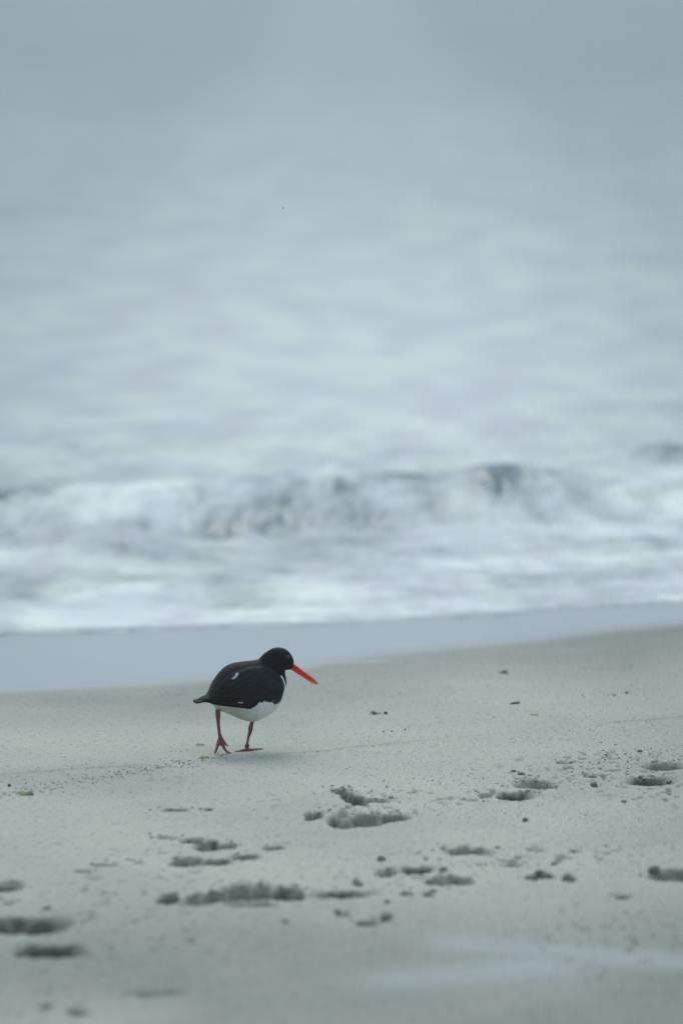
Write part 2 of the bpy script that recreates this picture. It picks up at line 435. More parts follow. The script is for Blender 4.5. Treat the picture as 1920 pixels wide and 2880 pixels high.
# ------------------------------------------------------------------ beach
def fan(ys, hw, n_in, n_out, far):
    u = np.linspace(-1, 1, n_in)
    e = np.linspace(0, 1, n_out + 1)[1:]
    X = []
    for yy, w in zip(ys, hw):
        out = w + (far - w) * (e ** 3.2) + e * w * .1
        X.append(np.concatenate([-out[::-1], u * w, out]))
    X = np.array(X)
    return X, np.repeat(ys[:, None], X.shape[1], 1)
ys = np.concatenate([np.linspace(-90, 9.9, 40)[:-1], np.arange(9.9, 16.4, .0088), 16.4 + np.cumsum(.009 * 1.02 ** np.arange(120))])
ys = np.concatenate([ys, np.linspace(ys[-1] + .3, 70, 90)])
hw = np.clip(.0762 * np.maximum(ys, 0) * 1.12 + .12, .55, 6)
X, Y = fan(ys, hw, 740, 46, 160)
Z = G(X, Y)
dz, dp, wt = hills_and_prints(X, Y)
ms = hills_and_prints.moist
Z = Z + dz
Z = np.maximum(Z, -3.0)
beach = grid_mesh('beach_sand', X, Y, Z, M['sand'], {'damp_shade': dp, 'wet': wt, 'moist': ms}, 'structure')
_px = X.ravel(); _py = Y.ravel()
def ground_z(x, y):
    xa = np.array([x]); ya = np.array([y])
    return float((G(xa, ya) + hills_and_prints(xa, ya)[0])[0])

# ------------------------------------------------------------------ sea with the breaking wave
ys = np.concatenate([np.linspace(-90, 15.5, 30)[:-1], np.arange(15.5, 24, .021), 24 + np.cumsum(.021 * 1.014 ** np.arange(420))])
ys = np.append(ys[ys < 7000], 9000)
hw = np.clip(.0762 * np.maximum(ys, 0) * 1.2 + .5, 1.5, 400)
X, Y = fan(ys, hw, 480, 40, 9000)
s = seaward(X, Y); tt = X * .914 + Y * .407
foam_px = [(-700, 1822), (0, 1787), (350, 1777), (700, 1762), (960, 1757), (1150, 1742), (1400, 1733), (1540, 1716), (1920, 1697), (2400, 1672)]
fw_ = [unproj(*q)[:2] for q in foam_px]
fa = np.array([q[0] * .914 + q[1] * .407 for q in fw_]); fs = np.array([seaward(*q) for q in fw_])
oo = np.argsort(fa); fa = fa[oo]; fs = fs[oo]
fedge = np.interp(tt, fa, fs) + .014 * fbm(tt * 2.8, tt * 0, 71, 3)
into = s - fedge
gz = G(X, Y)
base = np.maximum(SEA, gz)
Z = np.where(into > -.03, base + .011 * sstep(-.03, .05, into) + .006 * sstep(0, .6, into), np.minimum(SEA, gz) - .03)
act = sstep(0, .7, into)
Z += act * (.010 * fbm(X * 2.6, Y * 1.6, 81, 4) + .005 * fbm(X * 9, Y * 5, 83, 3))
foam_and_light = .57 + .46 * fbm(X * 2.2, Y * 2.6, 84, 4, .6)
foam_and_light = np.where(into < .05, .30, foam_and_light)  # less foam along the front edge paints the lip's shaded face
foam_and_light = foam_and_light + .22 * np.exp(-((into - .3) / .3) ** 2)
# small breaking wave across the view
front = 19.95 + .34 * X + .07 * fbm(X * 1.8, X * 0, 91, 3) - .12 * np.exp(-((X + 1.0) / .35) ** 2)
q = Y - front                                     # >0 seaward of the toe
hx = .165 + .018 * fbm(X * 2.6, X * 0, 93, 3) + .022 * np.exp(-((X - .70) / .14) ** 2) + .045 * np.exp(-((X + .04) / .06) ** 2) - .075 * sstep(.85, 1.25, X)
hx = np.clip(hx * (1 - .5 * sstep(4, 12, np.abs(X + .5))), .02, 1)
rise = sstep(-.04, .62, q) ** .8
fall = 1 - sstep(.62, 2.2, q) * .94
turb = fbm(X * 7, Y * 4.5 - X * 2, 95, 5, .62)
curl = fbm(X * 5 + Y * 2.2, Y * 1.6 - X * 1.2, 96, 4, .6)
mnd = .085 * np.exp(-((X + .98) / .24) ** 2) * np.exp(-((q + .05) / .36) ** 2) * (1 + .3 * turb)
tz = sstep(-.25, .2, q) * (1 - sstep(.7, 1.1, q))
Z += hx * rise * fall + tz * .028 * turb * np.clip(hx / .17, 0, 1.2) + mnd
green = (.95 + .7 * curl) * np.exp(-((X - .72) / .13) ** 2) * sstep(.15, .4, q) + np.exp(-((X + 1.55) / .30) ** 2) * sstep(.35, .5, q) + .75 * np.exp(-((X - .28) / .16) ** 2) * sstep(.45, .58, q) + .3 * np.exp(-((X + .42) / .2) ** 2) * sstep(.4, .55, q)
lowb = np.exp(-((q - .08) / .12) ** 2) * (X < .6) * (.5 + .8 * vnoise(X * 4, X * 0, 97))
wavefoam = .57 + .28 * turb + .36 * curl - .60 * green - .22 * lowb + .42 * np.exp(-((X + .98) / .3) ** 2) * sstep(-.1, .3, q) + .8 * np.exp(-((X + .04) / .09) ** 2) * sstep(.4, .6, q)
inw = sstep(-.30, .06, q) * (1 - sstep(.80, 1.15, q))
foam_and_light = foam_and_light * (1 - inw) + wavefoam * inw
# behind the breaker: milky water with drifting foam, thinning out to sea, with a painted central glow
beyond = sstep(.8, 1.3, q)
milk_glow = .43 + .035 * fbm(X * 1.9, Y * .8, 98, 4, .6) + .03 * fbm(X * .35, Y * .12, 101, 3)
milk_glow = milk_glow - .24 * sstep(28, 95, Y) * .75 - .10 * sstep(1.0, 3.2, np.abs(X - .2))
milk_glow = milk_glow + .20 * np.exp(-((X - .2) / 1.7) ** 2 - ((Y - 27) / 11) ** 2)  # glow in the middle of the sea, painted in as paler foam
foam_and_light = foam_and_light * (1 - beyond) + beyond * milk_glow
# a second small swell at the right, streaks of darker water in front of it
q2 = Y - (21.30 + .15 * (X - 1.6))
r2 = sstep(1.05, 1.6, X) * (1 - sstep(5, 9, X))
Z += .12 * r2 * sstep(-.1, .5, q2) * (1 - sstep(.5, 2.2, q2)) * (1 + .25 * turb)
in2 = sstep(-.15, .1, q2) * (1 - sstep(.5, .9, q2)) * r2
foam_and_light = foam_and_light - in2 * (.20 + .2 * curl) * sstep(.1, .3, q2) + in2 * .25 * (1 - sstep(.05, .25, q2))
for (yy, x0_, x1_, am) in ((24.6, 1.2, 9, .14), (29.0, 1.5, 9, .12), (22.0, -9, -1.25, .22), (34, -14, -1.9, .08), (43, -20, -2.0, .07)):
    foam_and_light = foam_and_light - .55 * am * np.exp(-((Y - yy - .15 * X - .3 * vnoise(X * 1.1, X * 0, int(yy * 10))) / (.02 * yy)) ** 2) * sstep(x0_ - .15, x0_ + .3, X) * (1 - sstep(x1_ - .3, x1_, X))
# low swell running out to sea
far = sstep(22, 26, Y)
Z += far * (.005 * np.sin(Y * 1.5 + 3 * fbm(X * .2, Y * .15, 111, 2)) * (1 - sstep(60, 160, Y)) + .012 * np.sin(Y * .45 + 3 * fbm(X * .05, Y * .05, 112, 2)) * (1 - sstep(200, 600, Y)))
Z += far * .004 * fbm(X * 3, Y * 1.8, 113, 3) * (1 - sstep(50, 120, Y))
sea = grid_mesh('sea_water', X, Y, Z, M['sea'], {'foam_and_light': np.clip(foam_and_light, 0, 1.1), 'calm': sstep(22.5, 26, Y)}, 'structure')

# ------------------------------------------------------------------ the oystercatcher
# outline points are in tenths of a millimetre-ish units of a side view; K turns them into metres
K = 1 / 3.733 / (FPX / 14.12)
PITCH = .186
PX, PZ = 655.0, 1252.0
YAW = math.radians(17)
bx, by, bz = unproj(520 + PX / 3.733, 1780 + PZ / 3.733)
bz = ground_z(bx, by)
def ref(cx, cy, lat=0.0):       # side-view point + lateral offset (+ = far side) -> local metres, turned by YAW
    Xr = (cx - PX) * K
    return Vector((Xr - lat * math.sin(YAW), Xr * math.tan(YAW) + lat * math.cos(YAW), (PZ - cy) * K * 1.015 - Xr * math.tan(YAW) * PITCH))
def plain(cx, cy, y):           # no turn: for legs set in place
    return Vector(((cx - PX) * K, y, (PZ - cy) * K * 1.015 - y * PITCH))
bird = bpy.data.objects.new('oystercatcher', None); col.objects.link(bird)
bird.location = (bx, by, bz); bird.empty_display_size = .1
tag(bird, 'black and white wading bird with long orange red bill and pink legs, striding on sand', 'bird')

RT = [(135,700),(190,670),(235,650),(262,612),(305,512),(368,422),(430,360),(510,320),(600,305),(690,294),(772,280),(806,245),(845,208),(882,184),(916,164),(950,154),(988,150),(1032,158),(1078,182),(1112,222),(1133,268)]
RB = [(135,736),(190,736),(236,728),(288,755),(340,806),(428,842),(518,882),(600,915),(694,934),(782,914),(880,862),(957,790),(1004,700),(1036,600),(1062,530),(1049,455),(1050,398),(1086,388),(1116,382),(1131,350),(1138,315)]
RW = [10,17,24,33,43,52,58,61,62,62,60,58,54,46,38,31,28,27.5,25,20,11]
def cr(P, n):
    P = np.array(P, float); m = len(P)
    if P.ndim == 1: P = P[:, None]
    out = []
    for f in np.linspace(0, m - 1, n):
        i = min(int(f), m - 2); u = f - i
        p0 = P[max(i - 1, 0)]; p1 = P[i]; p2 = P[i + 1]; p3 = P[min(i + 2, m - 1)]
        out.append(.5 * ((2 * p1) + (-p0 + p2) * u + (2 * p0 - 5 * p1 + 4 * p2 - p3) * u * u + (-p0 + 3 * p1 - 3 * p2 + p3) * u ** 3))
    return np.array(out)
NS, NA = 150, 96
T_, B_, W_ = cr(RT, NS), cr(RB, NS), cr(RW, NS)[:, 0]
def half_width(i, t, cx, cy):
    fi = i / (NS - 1) * (len(RT) - 1)
    d = math.hypot(cx - 990, (cy - 270))
    qd = float(sstep(120, 330, np.array(d)))
    hn = 27.5 + (W_[i] - 27.5) * qd
    k = float(sstep(8.2, 11.5, np.array(fi)))
    k2 = 1 - float(sstep(15.2, 16.2, np.array(fi)))
    w = W_[i] * (1 - k * k2) + hn * k * k2
    e = max(0.0, 1 - abs(2 * t - 1) ** 2.15)
    return w * .001 * e ** .5
def ring_pt(i, t, side):
    cx = T_[i][0] * (1 - t) + B_[i][0] * t; cy = T_[i][1] * (1 - t) + B_[i][1] * t
    return cx, cy, side * half_width(i, t, cx, cy)
verts = []; faces = []
for i in range(NS):
    for a in range(NA):
        th = 2 * math.pi * a / NA
        t = .5 - .5 * math.cos(th); side = -1 if th < math.pi else 1
        cx, cy, lat = ring_pt(i, t, side)
        verts.append(ref(cx, cy, lat))
for i in range(NS - 1):
    for a in range(NA):
        b = (a + 1) % NA
        faces.append((i * NA + a, i * NA + b, (i + 1) * NA + b, (i + 1) * NA + a))
for i, rev in ((0, True), (NS - 1, False)):
    c = sum((verts[i * NA + a] for a in range(NA)), Vector()) / NA
    verts.append(c); ci = len(verts) - 1
    for a in range(NA):
        b = (a + 1) % NA
        faces.append((ci, i * NA + b, i * NA + a) if rev else (ci, i * NA + a, i * NA + b))

def tube(pts, rad, n=14, sub=6, V=None, F=None):
    """smooth tapered tube appended to V, F"""
    V = [] if V is None else V; F = [] if F is None else F
    P = cr([tuple(p) for p in pts], (len(pts) - 1) * sub + 1); R = cr(rad, (len(pts) - 1) * sub + 1)[:, 0]
    base = len(V); m = len(P); up = None
    for k in range(m):
        d = Vector(P[min(k + 1, m - 1)] - P[max(k - 1, 0)]).normalized()
        if up is None:
            up = Vector((0, 1, 0)) if abs(d.y) < .9 else Vector((1, 0, 0))
        s1 = d.cross(up).normalized(); up = s1.cross(d).normalized()
        for a in range(n):
            th = 2 * math.pi * a / n
            V.append(Vector(P[k]) + (s1 * math.cos(th) + up * math.sin(th)) * max(R[k], .0003))
    for k in range(m - 1):
        for a in range(n):
            b = (a + 1) % n
            F.append((base + k * n + a, base + k * n + b, base + (k + 1) * n + b, base + (k + 1) * n + a))
    for k, rv in ((0, True), (m - 1, False)):
        V.append(Vector(P[k])); c = len(V) - 1
        for a in range(n):
            b = (a + 1) % n
            F.append((c, base + k * n + b, base + k * n + a) if rv else (c, base + k * n + a, base + k * n + b))
    return V, F
u_ = K
yl, yr = -.040, .016      # near (lifted) leg, far (standing) leg
tube([plain(385, 720, yl + .012), plain(360, 780, yl + .004), plain(349, 830, yl), plain(350, 870, yl), plain(353, 950, yl), plain(362, 1040, yl), plain(370, 1085, yl), plain(376, 1120, yl), plain(372, 1160, yl)],
     [v * u_ for v in (52, 34, 27, 27, 19, 17, 21, 26, 24)], V=verts, F=faces)
tube([plain(370, 1120, yl), plain(352, 1170, yl - .006), plain(336, 1220, yl - .010), plain(322, 1262, yl - .011), plain(316, 1276, yl - .012)], [v * u_ for v in (21, 21, 15, 13, 7)], V=verts, F=faces)
tube([plain(378, 1120, yl), plain(402, 1185, yl), plain(424, 1232, yl + .001), plain(458, 1262, yl + .003), plain(498, 1274, yl + .005)], [v * u_ for v in (20, 20, 14, 12, 7)], V=verts, F=faces)
tube([plain(382, 1105, yl + .002), plain(412, 1150, yl + .010), plain(436, 1182, yl + .016), plain(458, 1192, yl + .020)], [v * u_ for v in (16, 14, 10, 6)], V=verts, F=faces)
tube([plain(362, 1130, yl - .001), plain(385, 1185, yl)], [16 * u_, 15 * u_], V=verts, F=faces)
tube([plain(725, 870, yr), plain(712, 915, yr), plain(702, 950, yr), plain(689, 1000, yr), plain(684, 1040, yr), plain(668, 1090, yr), plain(656, 1150, yr), plain(650, 1200, yr), plain(647, 1234, yr)],
     [v * u_ for v in (44, 25, 20, 26, 22, 16, 14, 17, 21)], V=verts, F=faces)
def toe(pts, rad):
    Q = []
    for (cx, y, r) in pts:
        xw = (cx - PX) * K
        z = ground_z(bx + xw, by + y) - bz + r * u_ * .75
        Q.append(Vector((xw, y, z)))
    tube(Q, [p[2] * u_ for p in pts], V=verts, F=faces)
toe([(648, yr, 22), (612, yr - .010, 15), (570, yr - .022, 12), (524, yr - .034, 6)], 0)
toe([(650, yr, 22), (690, yr + .006, 14), (750, yr + .016, 10), (822, yr + .028, 7)], 0)
toe([(650, yr, 20), (684, yr + .000, 13), (722, yr + .002, 11), (762, yr + .003, 6)], 0)

raw = make_mesh('body', verts, faces, M['plumage'])
rm = raw.modifiers.new('r', 'REMESH'); rm.mode = 'VOXEL'; rm.voxel_size = .00155; rm.use_smooth_shade = True
sm = raw.modifiers.new('s', 'SMOOTH'); sm.factor = .5; sm.iterations = 3
dg = bpy.context.evaluated_depsgraph_get()
me = bpy.data.meshes.new_from_object(raw.evaluated_get(dg))
bpy.data.objects.remove(raw, do_unlink=True)
me.name = 'body'
body = bpy.data.objects.new('body', me); col.objects.link(body); body.parent = bird
nv = len(me.vertices); co = np.empty(nv * 3, np.float32); me.vertices.foreach_get('co', co); co = co.reshape(-1, 3)
# back to side-view coordinates
lat = (co[:, 1] - co[:, 0] * math.tan(YAW)) * math.cos(YAW)
XR = co[:, 0] + lat * math.sin(YAW)
CX = XR / K + PX; CY = PZ - (co[:, 2] + XR * math.tan(YAW) * PITCH) / K / 1.015
side = np.sign(lat)
bl = np.array([(90,760),(225,752),(290,745),(420,752),(520,760),(620,772),(660,758),(720,712),(790,690),(840,700),(880,716),(940,722),(985,712),(1010,672),(1028,628),(1046,602),(1075,560),(1200,560)], float)
line = np.interp(CX, bl[:, 0], bl[:, 1])
rag = 24 * fbm(CX / 26, CY / 40, 201, 3, .6) * sstep(560, 680, CX) * (1 - sstep(960, 1010, CX))
white = sstep(-5, 5, CY - line - rag)
stripe = np.array([(986, 440), (1004, 470), (1019, 510), (1029, 555), (1033, 605)], float)
ds = np.full(nv, 1e9)
for a, b in zip(stripe[:-1], stripe[1:]):
    d = b - a; tq = np.clip(((CX - a[0]) * d[0] + (CY - a[1]) * d[1]) / (d @ d), 0, 1)
    ds = np.minimum(ds, np.hypot(CX - a[0] - d[0] * tq, CY - a[1] - d[1] * tq))
white = np.maximum(white, 1 - sstep(5, 10, ds))
cream = np.clip(1 - sstep(480, 800, CX) + .5 * sstep(840, 930, CY) + .35 * fbm(CX / 60, CY / 90, 202, 3), 0, 1)
streak = sstep(.25, .6, fbm((CX + CY * .8) / 14, (CY - CX * .8) / 90, 203, 3)) * sstep(560, 660, CX) * (1 - sstep(880, 1000, CX)) * .35
white = np.clip(white - streak * (CY > line + 30) * .35, 0, 1)
for k, v in (('white', white), ('cream', cream), ('barb', cream)):
    at = me.attributes.new(k, 'FLOAT', 'POINT'); at.data.foreach_set('value', v.astype(np.float32))
soil = sstep(1090, 1180, CY + (CX > 560) * 0)
at = me.attributes.new('soil', 'FLOAT', 'POINT'); at.data.foreach_set('value', soil.astype(np.float32))
# legs take their own material slot
me.materials.clear(); me.materials.append(M['plumage']); me.materials.append(M['leg'])
npoly = len(me.polygons); cen = np.empty(npoly * 3, np.float32); me.polygons.foreach_get('center', cen); cen = cen.reshape(-1, 3)
pcx = cen[:, 0] / K + PX; pcy = PZ - (cen[:, 2] + cen[:, 1] * PITCH) / K / 1.015
legm = ((pcy > 808 + 10 * np.sin(pcx * .9)) & (pcx < 382)) & (cen[:, 1] < -.0) & (np.hypot((pcx - 350) / 33, 0) < 1.0) | ((pcy > 1000) & (pcx < 560)) | ((pcy > 938) & (pcx > 560))
me.polygons.foreach_set('material_index', legm.astype(np.int32))
me.polygons.foreach_set('use_smooth', np.ones(npoly, bool))
me.update()

# folded wings: shells standing proud of the flank, edges tucked in
WP = [(100,742),(108,716),(235,655),(300,560),(370,470),(455,400),(530,372),(640,336),(760,325),(860,345),(930,385),(975,430),(1000,480),(1018,540),(1022,600),(1004,655),(975,700),(955,712),(905,712),(880,704),(862,700),(838,692),(815,695),(790,684),(762,690),(745,702),(722,700),(700,712),(668,716),(645,730),(622,756),(400,742),(235,728)]
def poly_sd(px, py, P):
    inside = False; dm = 1e9; n = len(P)
    for a in range(n):
        x1, y1 = P[a]; x2, y2 = P[(a + 1) % n]
        if (y1 > py) != (y2 > py) and px < (x2 - x1) * (py - y1) / (y2 - y1) + x1: inside = not inside
        dx, dy = x2 - x1, y2 - y1
        tq = max(0, min(1, ((px - x1) * dx + (py - y1) * dy) / (dx * dx + dy * dy)))
        dm = min(dm, math.hypot(px - x1 - dx * tq, py - y1 - dy * tq))
    return dm if inside else -dm
spots = [(532, 702, 26, 5, .05), (868, 690, 20, 4, -.3)]
def make_wing(sidesign):
    V = []; F = []; idx = {}; wa = []; wd = []
    NT = 120
    for i in range(0, NS):
        for j in range(2, NT - 1):
            t = j / NT
            cx, cy, lt = ring_pt(i, t, sidesign)
            sdv = poly_sd(cx, cy, WP)
            if sdv < -3: continue
            off = min(max(sdv, 0) * .16, 4.2) / 1000 - (.0014 if sdv < 2 else 0)
            # overlapping feather rows: each row a low step, running back and down
            fx = (cx * .88 - cy * .45); fy = (cx * .45 + cy * .88)
            row = fy / 46.0; fr_ = row - math.floor(row)
            cell = (fx + 22 * (math.floor(row) % 2)) / 44.0; fc = cell - math.floor(cell)
            off += .0005 * min(1, max(sdv, 0) / 20) * ((1 - fr_) * .8 + (fc) * .5 - .6 * (abs(fc - .5) > .44))
            idx[(i, j)] = len(V); V.append(ref(cx, cy, lt + sidesign * off))
            w = 0
            for (sx_, sy_, la, lb, an) in spots:
                ca, sa = math.cos(an), math.sin(an)
                ux = (cx - sx_) * ca + (cy - sy_) * sa; uy = -(cx - sx_) * sa + (cy - sy_) * ca
                w = max(w, 1 - min(1, max(0, (math.hypot(ux / la, uy / lb) - .75) * 3)))
            pd = poly_sd(cx, cy, [(444, 450), (466, 468), (494, 446), (514, 424), (528, 398), (508, 394), (484, 416), (470, 438)])
            st = abs(((cx - 436) * .62 - (cy - 448) * .78) / 34.0 % 1 - .5)
            w = max(w, min(1, max(0, (pd + 1) / 9)) * (.25 if st < .11 else 1))
            wa.append(w); wd.append(max(0, 1 - fr_ / .22) * (.35 + .65 * (abs(fc - .5) < .36)) * (1 if sdv > 14 else 0) * (.5 + .5 * mn.noise(Vector((cx / 60, cy / 60, 1)))))
    for (i, j), v in idx.items():
        q_ = [(i, j), (i + 1, j), (i + 1, j + 1), (i, j + 1)]
        if all(k in idx for k in q_):
            f = [idx[k] for k in q_]
            F.append(f if sidesign > 0 else f[::-1])
    ob = make_mesh('wing', V, F, M['feather'], bird)
    at = ob.data.attributes.new('white', 'FLOAT', 'POINT'); at.data.foreach_set('value', wa)
    at = ob.data.attributes.new('edge', 'FLOAT', 'POINT'); at.data.foreach_set('value', wd)
    return ob
wing_n = make_wing(-1); wing_f = make_wing(1)
wing_n['label'] = 'folded black wing with a small white patch'

def body_lat(cx, cy):           # half width of the body at a side-view point
    best = None
    for i in range(0, NS, 2):
        d = B_[i] - T_[i]; tq = ((cx - T_[i][0]) * d[0] + (cy - T_[i][1]) * d[1]) / (d @ d)
        dist = math.hypot(cx - T_[i][0] - d[0] * tq, cy - T_[i][1] - d[1] * tq)
        if best is None or dist < best[0]: best = (dist, i, min(max(tq, 0.02), .98))
    return half_width(best[1], best[2], cx, cy)
def feather(pts, wid, parent, lats, name='feather', th=.0011, thin_axis='side', mat=None):
    """a blade: pts along the shaft in side view, wid in units, lats lateral place (m); vane stands in the side plane or lies flat"""
    n = 10; P = cr(pts, n); Wd = cr(wid, n)[:, 0]; La = cr(lats, n)[:, 0]
    V = []; F = []
    for k in range(n):
        d = P[min(k + 1, n - 1)] - P[max(k - 1, 0)]; d = d / np.linalg.norm(d); nn = np.array([-d[1], d[0]])
        w = Wd[k]
        for jj, (ww, oo_) in enumerate(((-1, -.0004), (-.45, .5 * th), (0, th), (.45, .5 * th), (1, -.0004), (0, -th))):
            if thin_axis == 'side':
                V.append(ref(P[k][0] + nn[0] * w * ww, P[k][1] + nn[1] * w * ww, La[k] + math.copysign(oo_, La[k] if La[k] else -1)))
            else:
                V.append(ref(P[k][0], P[k][1] - oo_ / K, La[k] + w * ww * K))
    m_ = 6
    for k in range(n - 1):
        for jj in range(m_):
            b = (jj + 1) % m_
            F.append((k * m_ + jj, k * m_ + b, (k + 1) * m_ + b, (k + 1) * m_ + jj))
    F.append(tuple(range(m_))); F.append(tuple(range((n - 1) * m_, n * m_)))
    return make_mesh(name, V, F, mat or M['feather'], parent)
for sg, wg in ((-1, wing_n), (1, wing_f)):
    fl = [([(700, 720), (520, 738), (380, 738), (262, 727)], 11, 3.2), ([(640, 712), (480, 724), (340, 724), (205, 722)], 12, 4.0),
          ([(600, 695), (440, 704), (300, 708), (170, 722)], 12, 4.6), ([(560, 670), (430, 676), (330, 678), (238, 690)], 14, 5.2),
          ([(540, 640), (420, 640), (340, 650), (262, 672)], 15, 5.6), ([(520, 600), (410, 590), (330, 612), (268, 648)], 17, 5.8),
          ([(510, 560), (420, 540), (350, 560), (282, 618)], 18, 5.6)]
    for pts, w, lift_ in fl:
        la = [sg * (max(body_lat(*p_), .010) + lift_ * .0007 - .002 * (k == 0)) for k, p_ in enumerate(pts)]
        la[-1] = sg * max(abs(la[-1]) - .003, .008)
        feather(pts, [w * .7, w, w * .95, 2.0], wg, la)
for k in range(6):              # tail fan
    l0 = (k - 2.5) * .0045; l1 = (k - 2.5) * .0075
    f = feather([(330, 690), (250, 697), (170, 714 + abs(k - 2.5)), (102 + 3 * abs(k - 2.5), 727)], [18, 24, 26, 17], bird, [l0, l0, (l0 + l1) / 2, l1], 'tail_feather', .0040, 'flat')

# bill: two mandibles
def mandible(name, up, lo, w0, lab):
    n = 24; U = cr(up, n); Lw = cr(lo, n); V = []; F = []; m_ = 16
    for k in range(n):
        f = k / (n - 1); w = (w0 * (1 - f) ** .8 + .0011)
        for a in range(m_):
            th = 2 * math.pi * a / m_; t = .5 - .5 * math.cos(th)
            V.append(ref(U[k][0] * (1 - t) + Lw[k][0] * t, U[k][1] * (1 - t) + Lw[k][1] * t, -math.sin(th) * w))
    for k in range(n - 1):
        for a in range(m_):
            b = (a + 1) % m_
            F.append((k * m_ + a, k * m_ + b, (k + 1) * m_ + b, (k + 1) * m_ + a))
    F.append(tuple(range(m_))[::-1]); F.append(tuple(range((n - 1) * m_, n * m_)))
    return make_mesh(name, V, F, M['bill'], bill)
bill = bpy.data.objects.new('bill', None); col.objects.link(bill); bill.parent = bird
mandible('upper_mandible', [(1118,300),(1137,314),(1200,364),(1288,428),(1368,488),(1404,534)], [(1108,346),(1122,352),(1185,396),(1272,454),(1352,509),(1401,538)], .0068, '')
mandible('lower_mandible', [(1108,346),(1122,351),(1185,395),(1272,453),(1350,509),(1396,537)], [(1100,376),(1114,384),(1178,426),(1262,478),(1340,527),(1392,540)], .0060, '')

# eyes
def ball(name, c, r, mat, parent, nrm, flatn=1.0, seg=16):
    V = []; F = []
    q_ = nrm.to_track_quat('Z', 'Y')
    for i in range(seg // 2 + 1):
        for j in range(seg):
            a = math.pi * i / (seg // 2); b = 2 * math.pi * j / seg
            V.append(c + q_ @ Vector((r * math.sin(a) * math.cos(b), r * math.sin(a) * math.sin(b), r * flatn * math.cos(a))))
    for i in range(seg // 2):
        for j in range(seg):
            k = (j + 1) % seg
            F.append((i * seg + j, (i + 1) * seg + j, (i + 1) * seg + k, i * seg + k))
    return make_mesh(name, V, F, mat, parent)
def torus(name, c, R, r, mat, parent, nrm, n=28, m_=10, zs=1.0, taper=1.0):
    q_ = nrm.to_track_quat('Z', 'Y'); V = []; F = []
    for i in range(n):
        for j in range(m_):
            a = 2 * math.pi * i / n; b = 2 * math.pi * j / m_
            V.append(c + q_ @ Vector(((R + r * math.cos(b)) * math.cos(a), (R + r * math.cos(b)) * math.sin(a), r * zs * math.sin(b))))
    for i in range(n):
        for j in range(m_):
            i2 = (i + 1) % n; j2 = (j + 1) % m_
            F.append((i * m_ + j, i2 * m_ + j, i2 * m_ + j2, i * m_ + j2))
    return make_mesh(name, V, F, mat, parent)
for sg in (-1, 1):
    hwid = body_lat(1062, 240)
    c = ref(1062, 240, sg * (hwid - .0016)); nn = (ref(1062, 240, sg * 1.0) - ref(1062, 240, 0)).normalized()
    nn = (nn + Vector((.18, 0, .08))).normalized()
    e = ball('eye', c, .0042, M['eye_red'], bird, nn, .8)
    ball('pupil', c + nn * .0026, .0018, M['pupil'], e, nn, .6)
    torus('eye_ring', c + nn * .0006, .0052, .0012, M['eye_ring_skin'], e, nn)
# ring on the standing leg
c = plain(650, 1192, yr)
rg = torus('leg_ring', c, 19 * K, 4.5 * K, M['band_plastic'], bird, Vector((.08, 0, 1)).normalized(), 28, 12, 4.6)
rg['label'] = 'dark ring round the standing leg above the foot'

# ------------------------------------------------------------------ sand clods and crumbs
ICO_V = []; ICO_F = []
ph = (1 + 5 ** .5) / 2
for v in [(-1,ph,0),(1,ph,0),(-1,-ph,0),(1,-ph,0),(0,-1,ph),(0,1,ph),(0,-1,-ph),(0,1,-ph),(ph,0,-1),(ph,0,1),(-ph,0,-1),(-ph,0,1)]:
    ICO_V.append(Vector(v).normalized())
ICO_F = [(0,11,5),(0,5,1),(0,1,7),(0,7,10),(0,10,11),(1,5,9),(5,11,4),(11,10,2),(10,7,6),(7,1,8),(3,9,4),(3,4,2),(3,2,6),(3,6,8),(3,8,9),(4,9,5),(2,4,11),(6,2,10),(8,6,7),(9,8,1)]
def ico_sub():
    V = list(ICO_V); F = []; c = {}
    def mid(a, b):
        k = (min(a, b), max(a, b))
        if k not in c:
            V.append(((V[a] + V[b]) / 2).normalized()); c[k] = len(V) - 1
        return c[k]
    for a, b, d in ICO_F:
        x_, y_, z_ = mid(a, b), mid(b, d), mid(d, a)
        F += [(a, x_, z_), (b, y_, x_), (d, z_, y_), (x_, y_, z_)]
    return V, F
IV, IF = ico_sub()
from mathutils import noise as mn
def clump(name, px, py, wpx, hpx, mat, label, cat, group=None, depth=None, seed=0, rough=.35, sink=.3):
    x, y, _ = unproj(px, py)
    s_ = FPX / depth_of(y, 0); a = wpx / 2 / s_; h = hpx / s_; b = depth or a * .8
    V = []
    for v in IV:
        k = 1 + rough * mn.noise(v * 1.6 + Vector((seed * 3.1, 0, 0))) + rough * .5 * mn.noise(v * 3.7 + Vector((0, seed * 1.7, 0)))
        V.append(Vector((v.x * a * k, v.y * b * k, v.z * h * .62 * k + h * (.62 - sink))))
    # one more split for a rounder lump
    ob = make_mesh(name, V, IF, mat)
    ob.modifiers.new('s', 'SUBSURF').levels = 1; ob.modifiers['s'].render_levels = 1
    ob.location = (x, y, ground_z(x, y))
    return tag(ob, label, cat, group)
C_ = 'clods of sand kicked up beside the footprints'
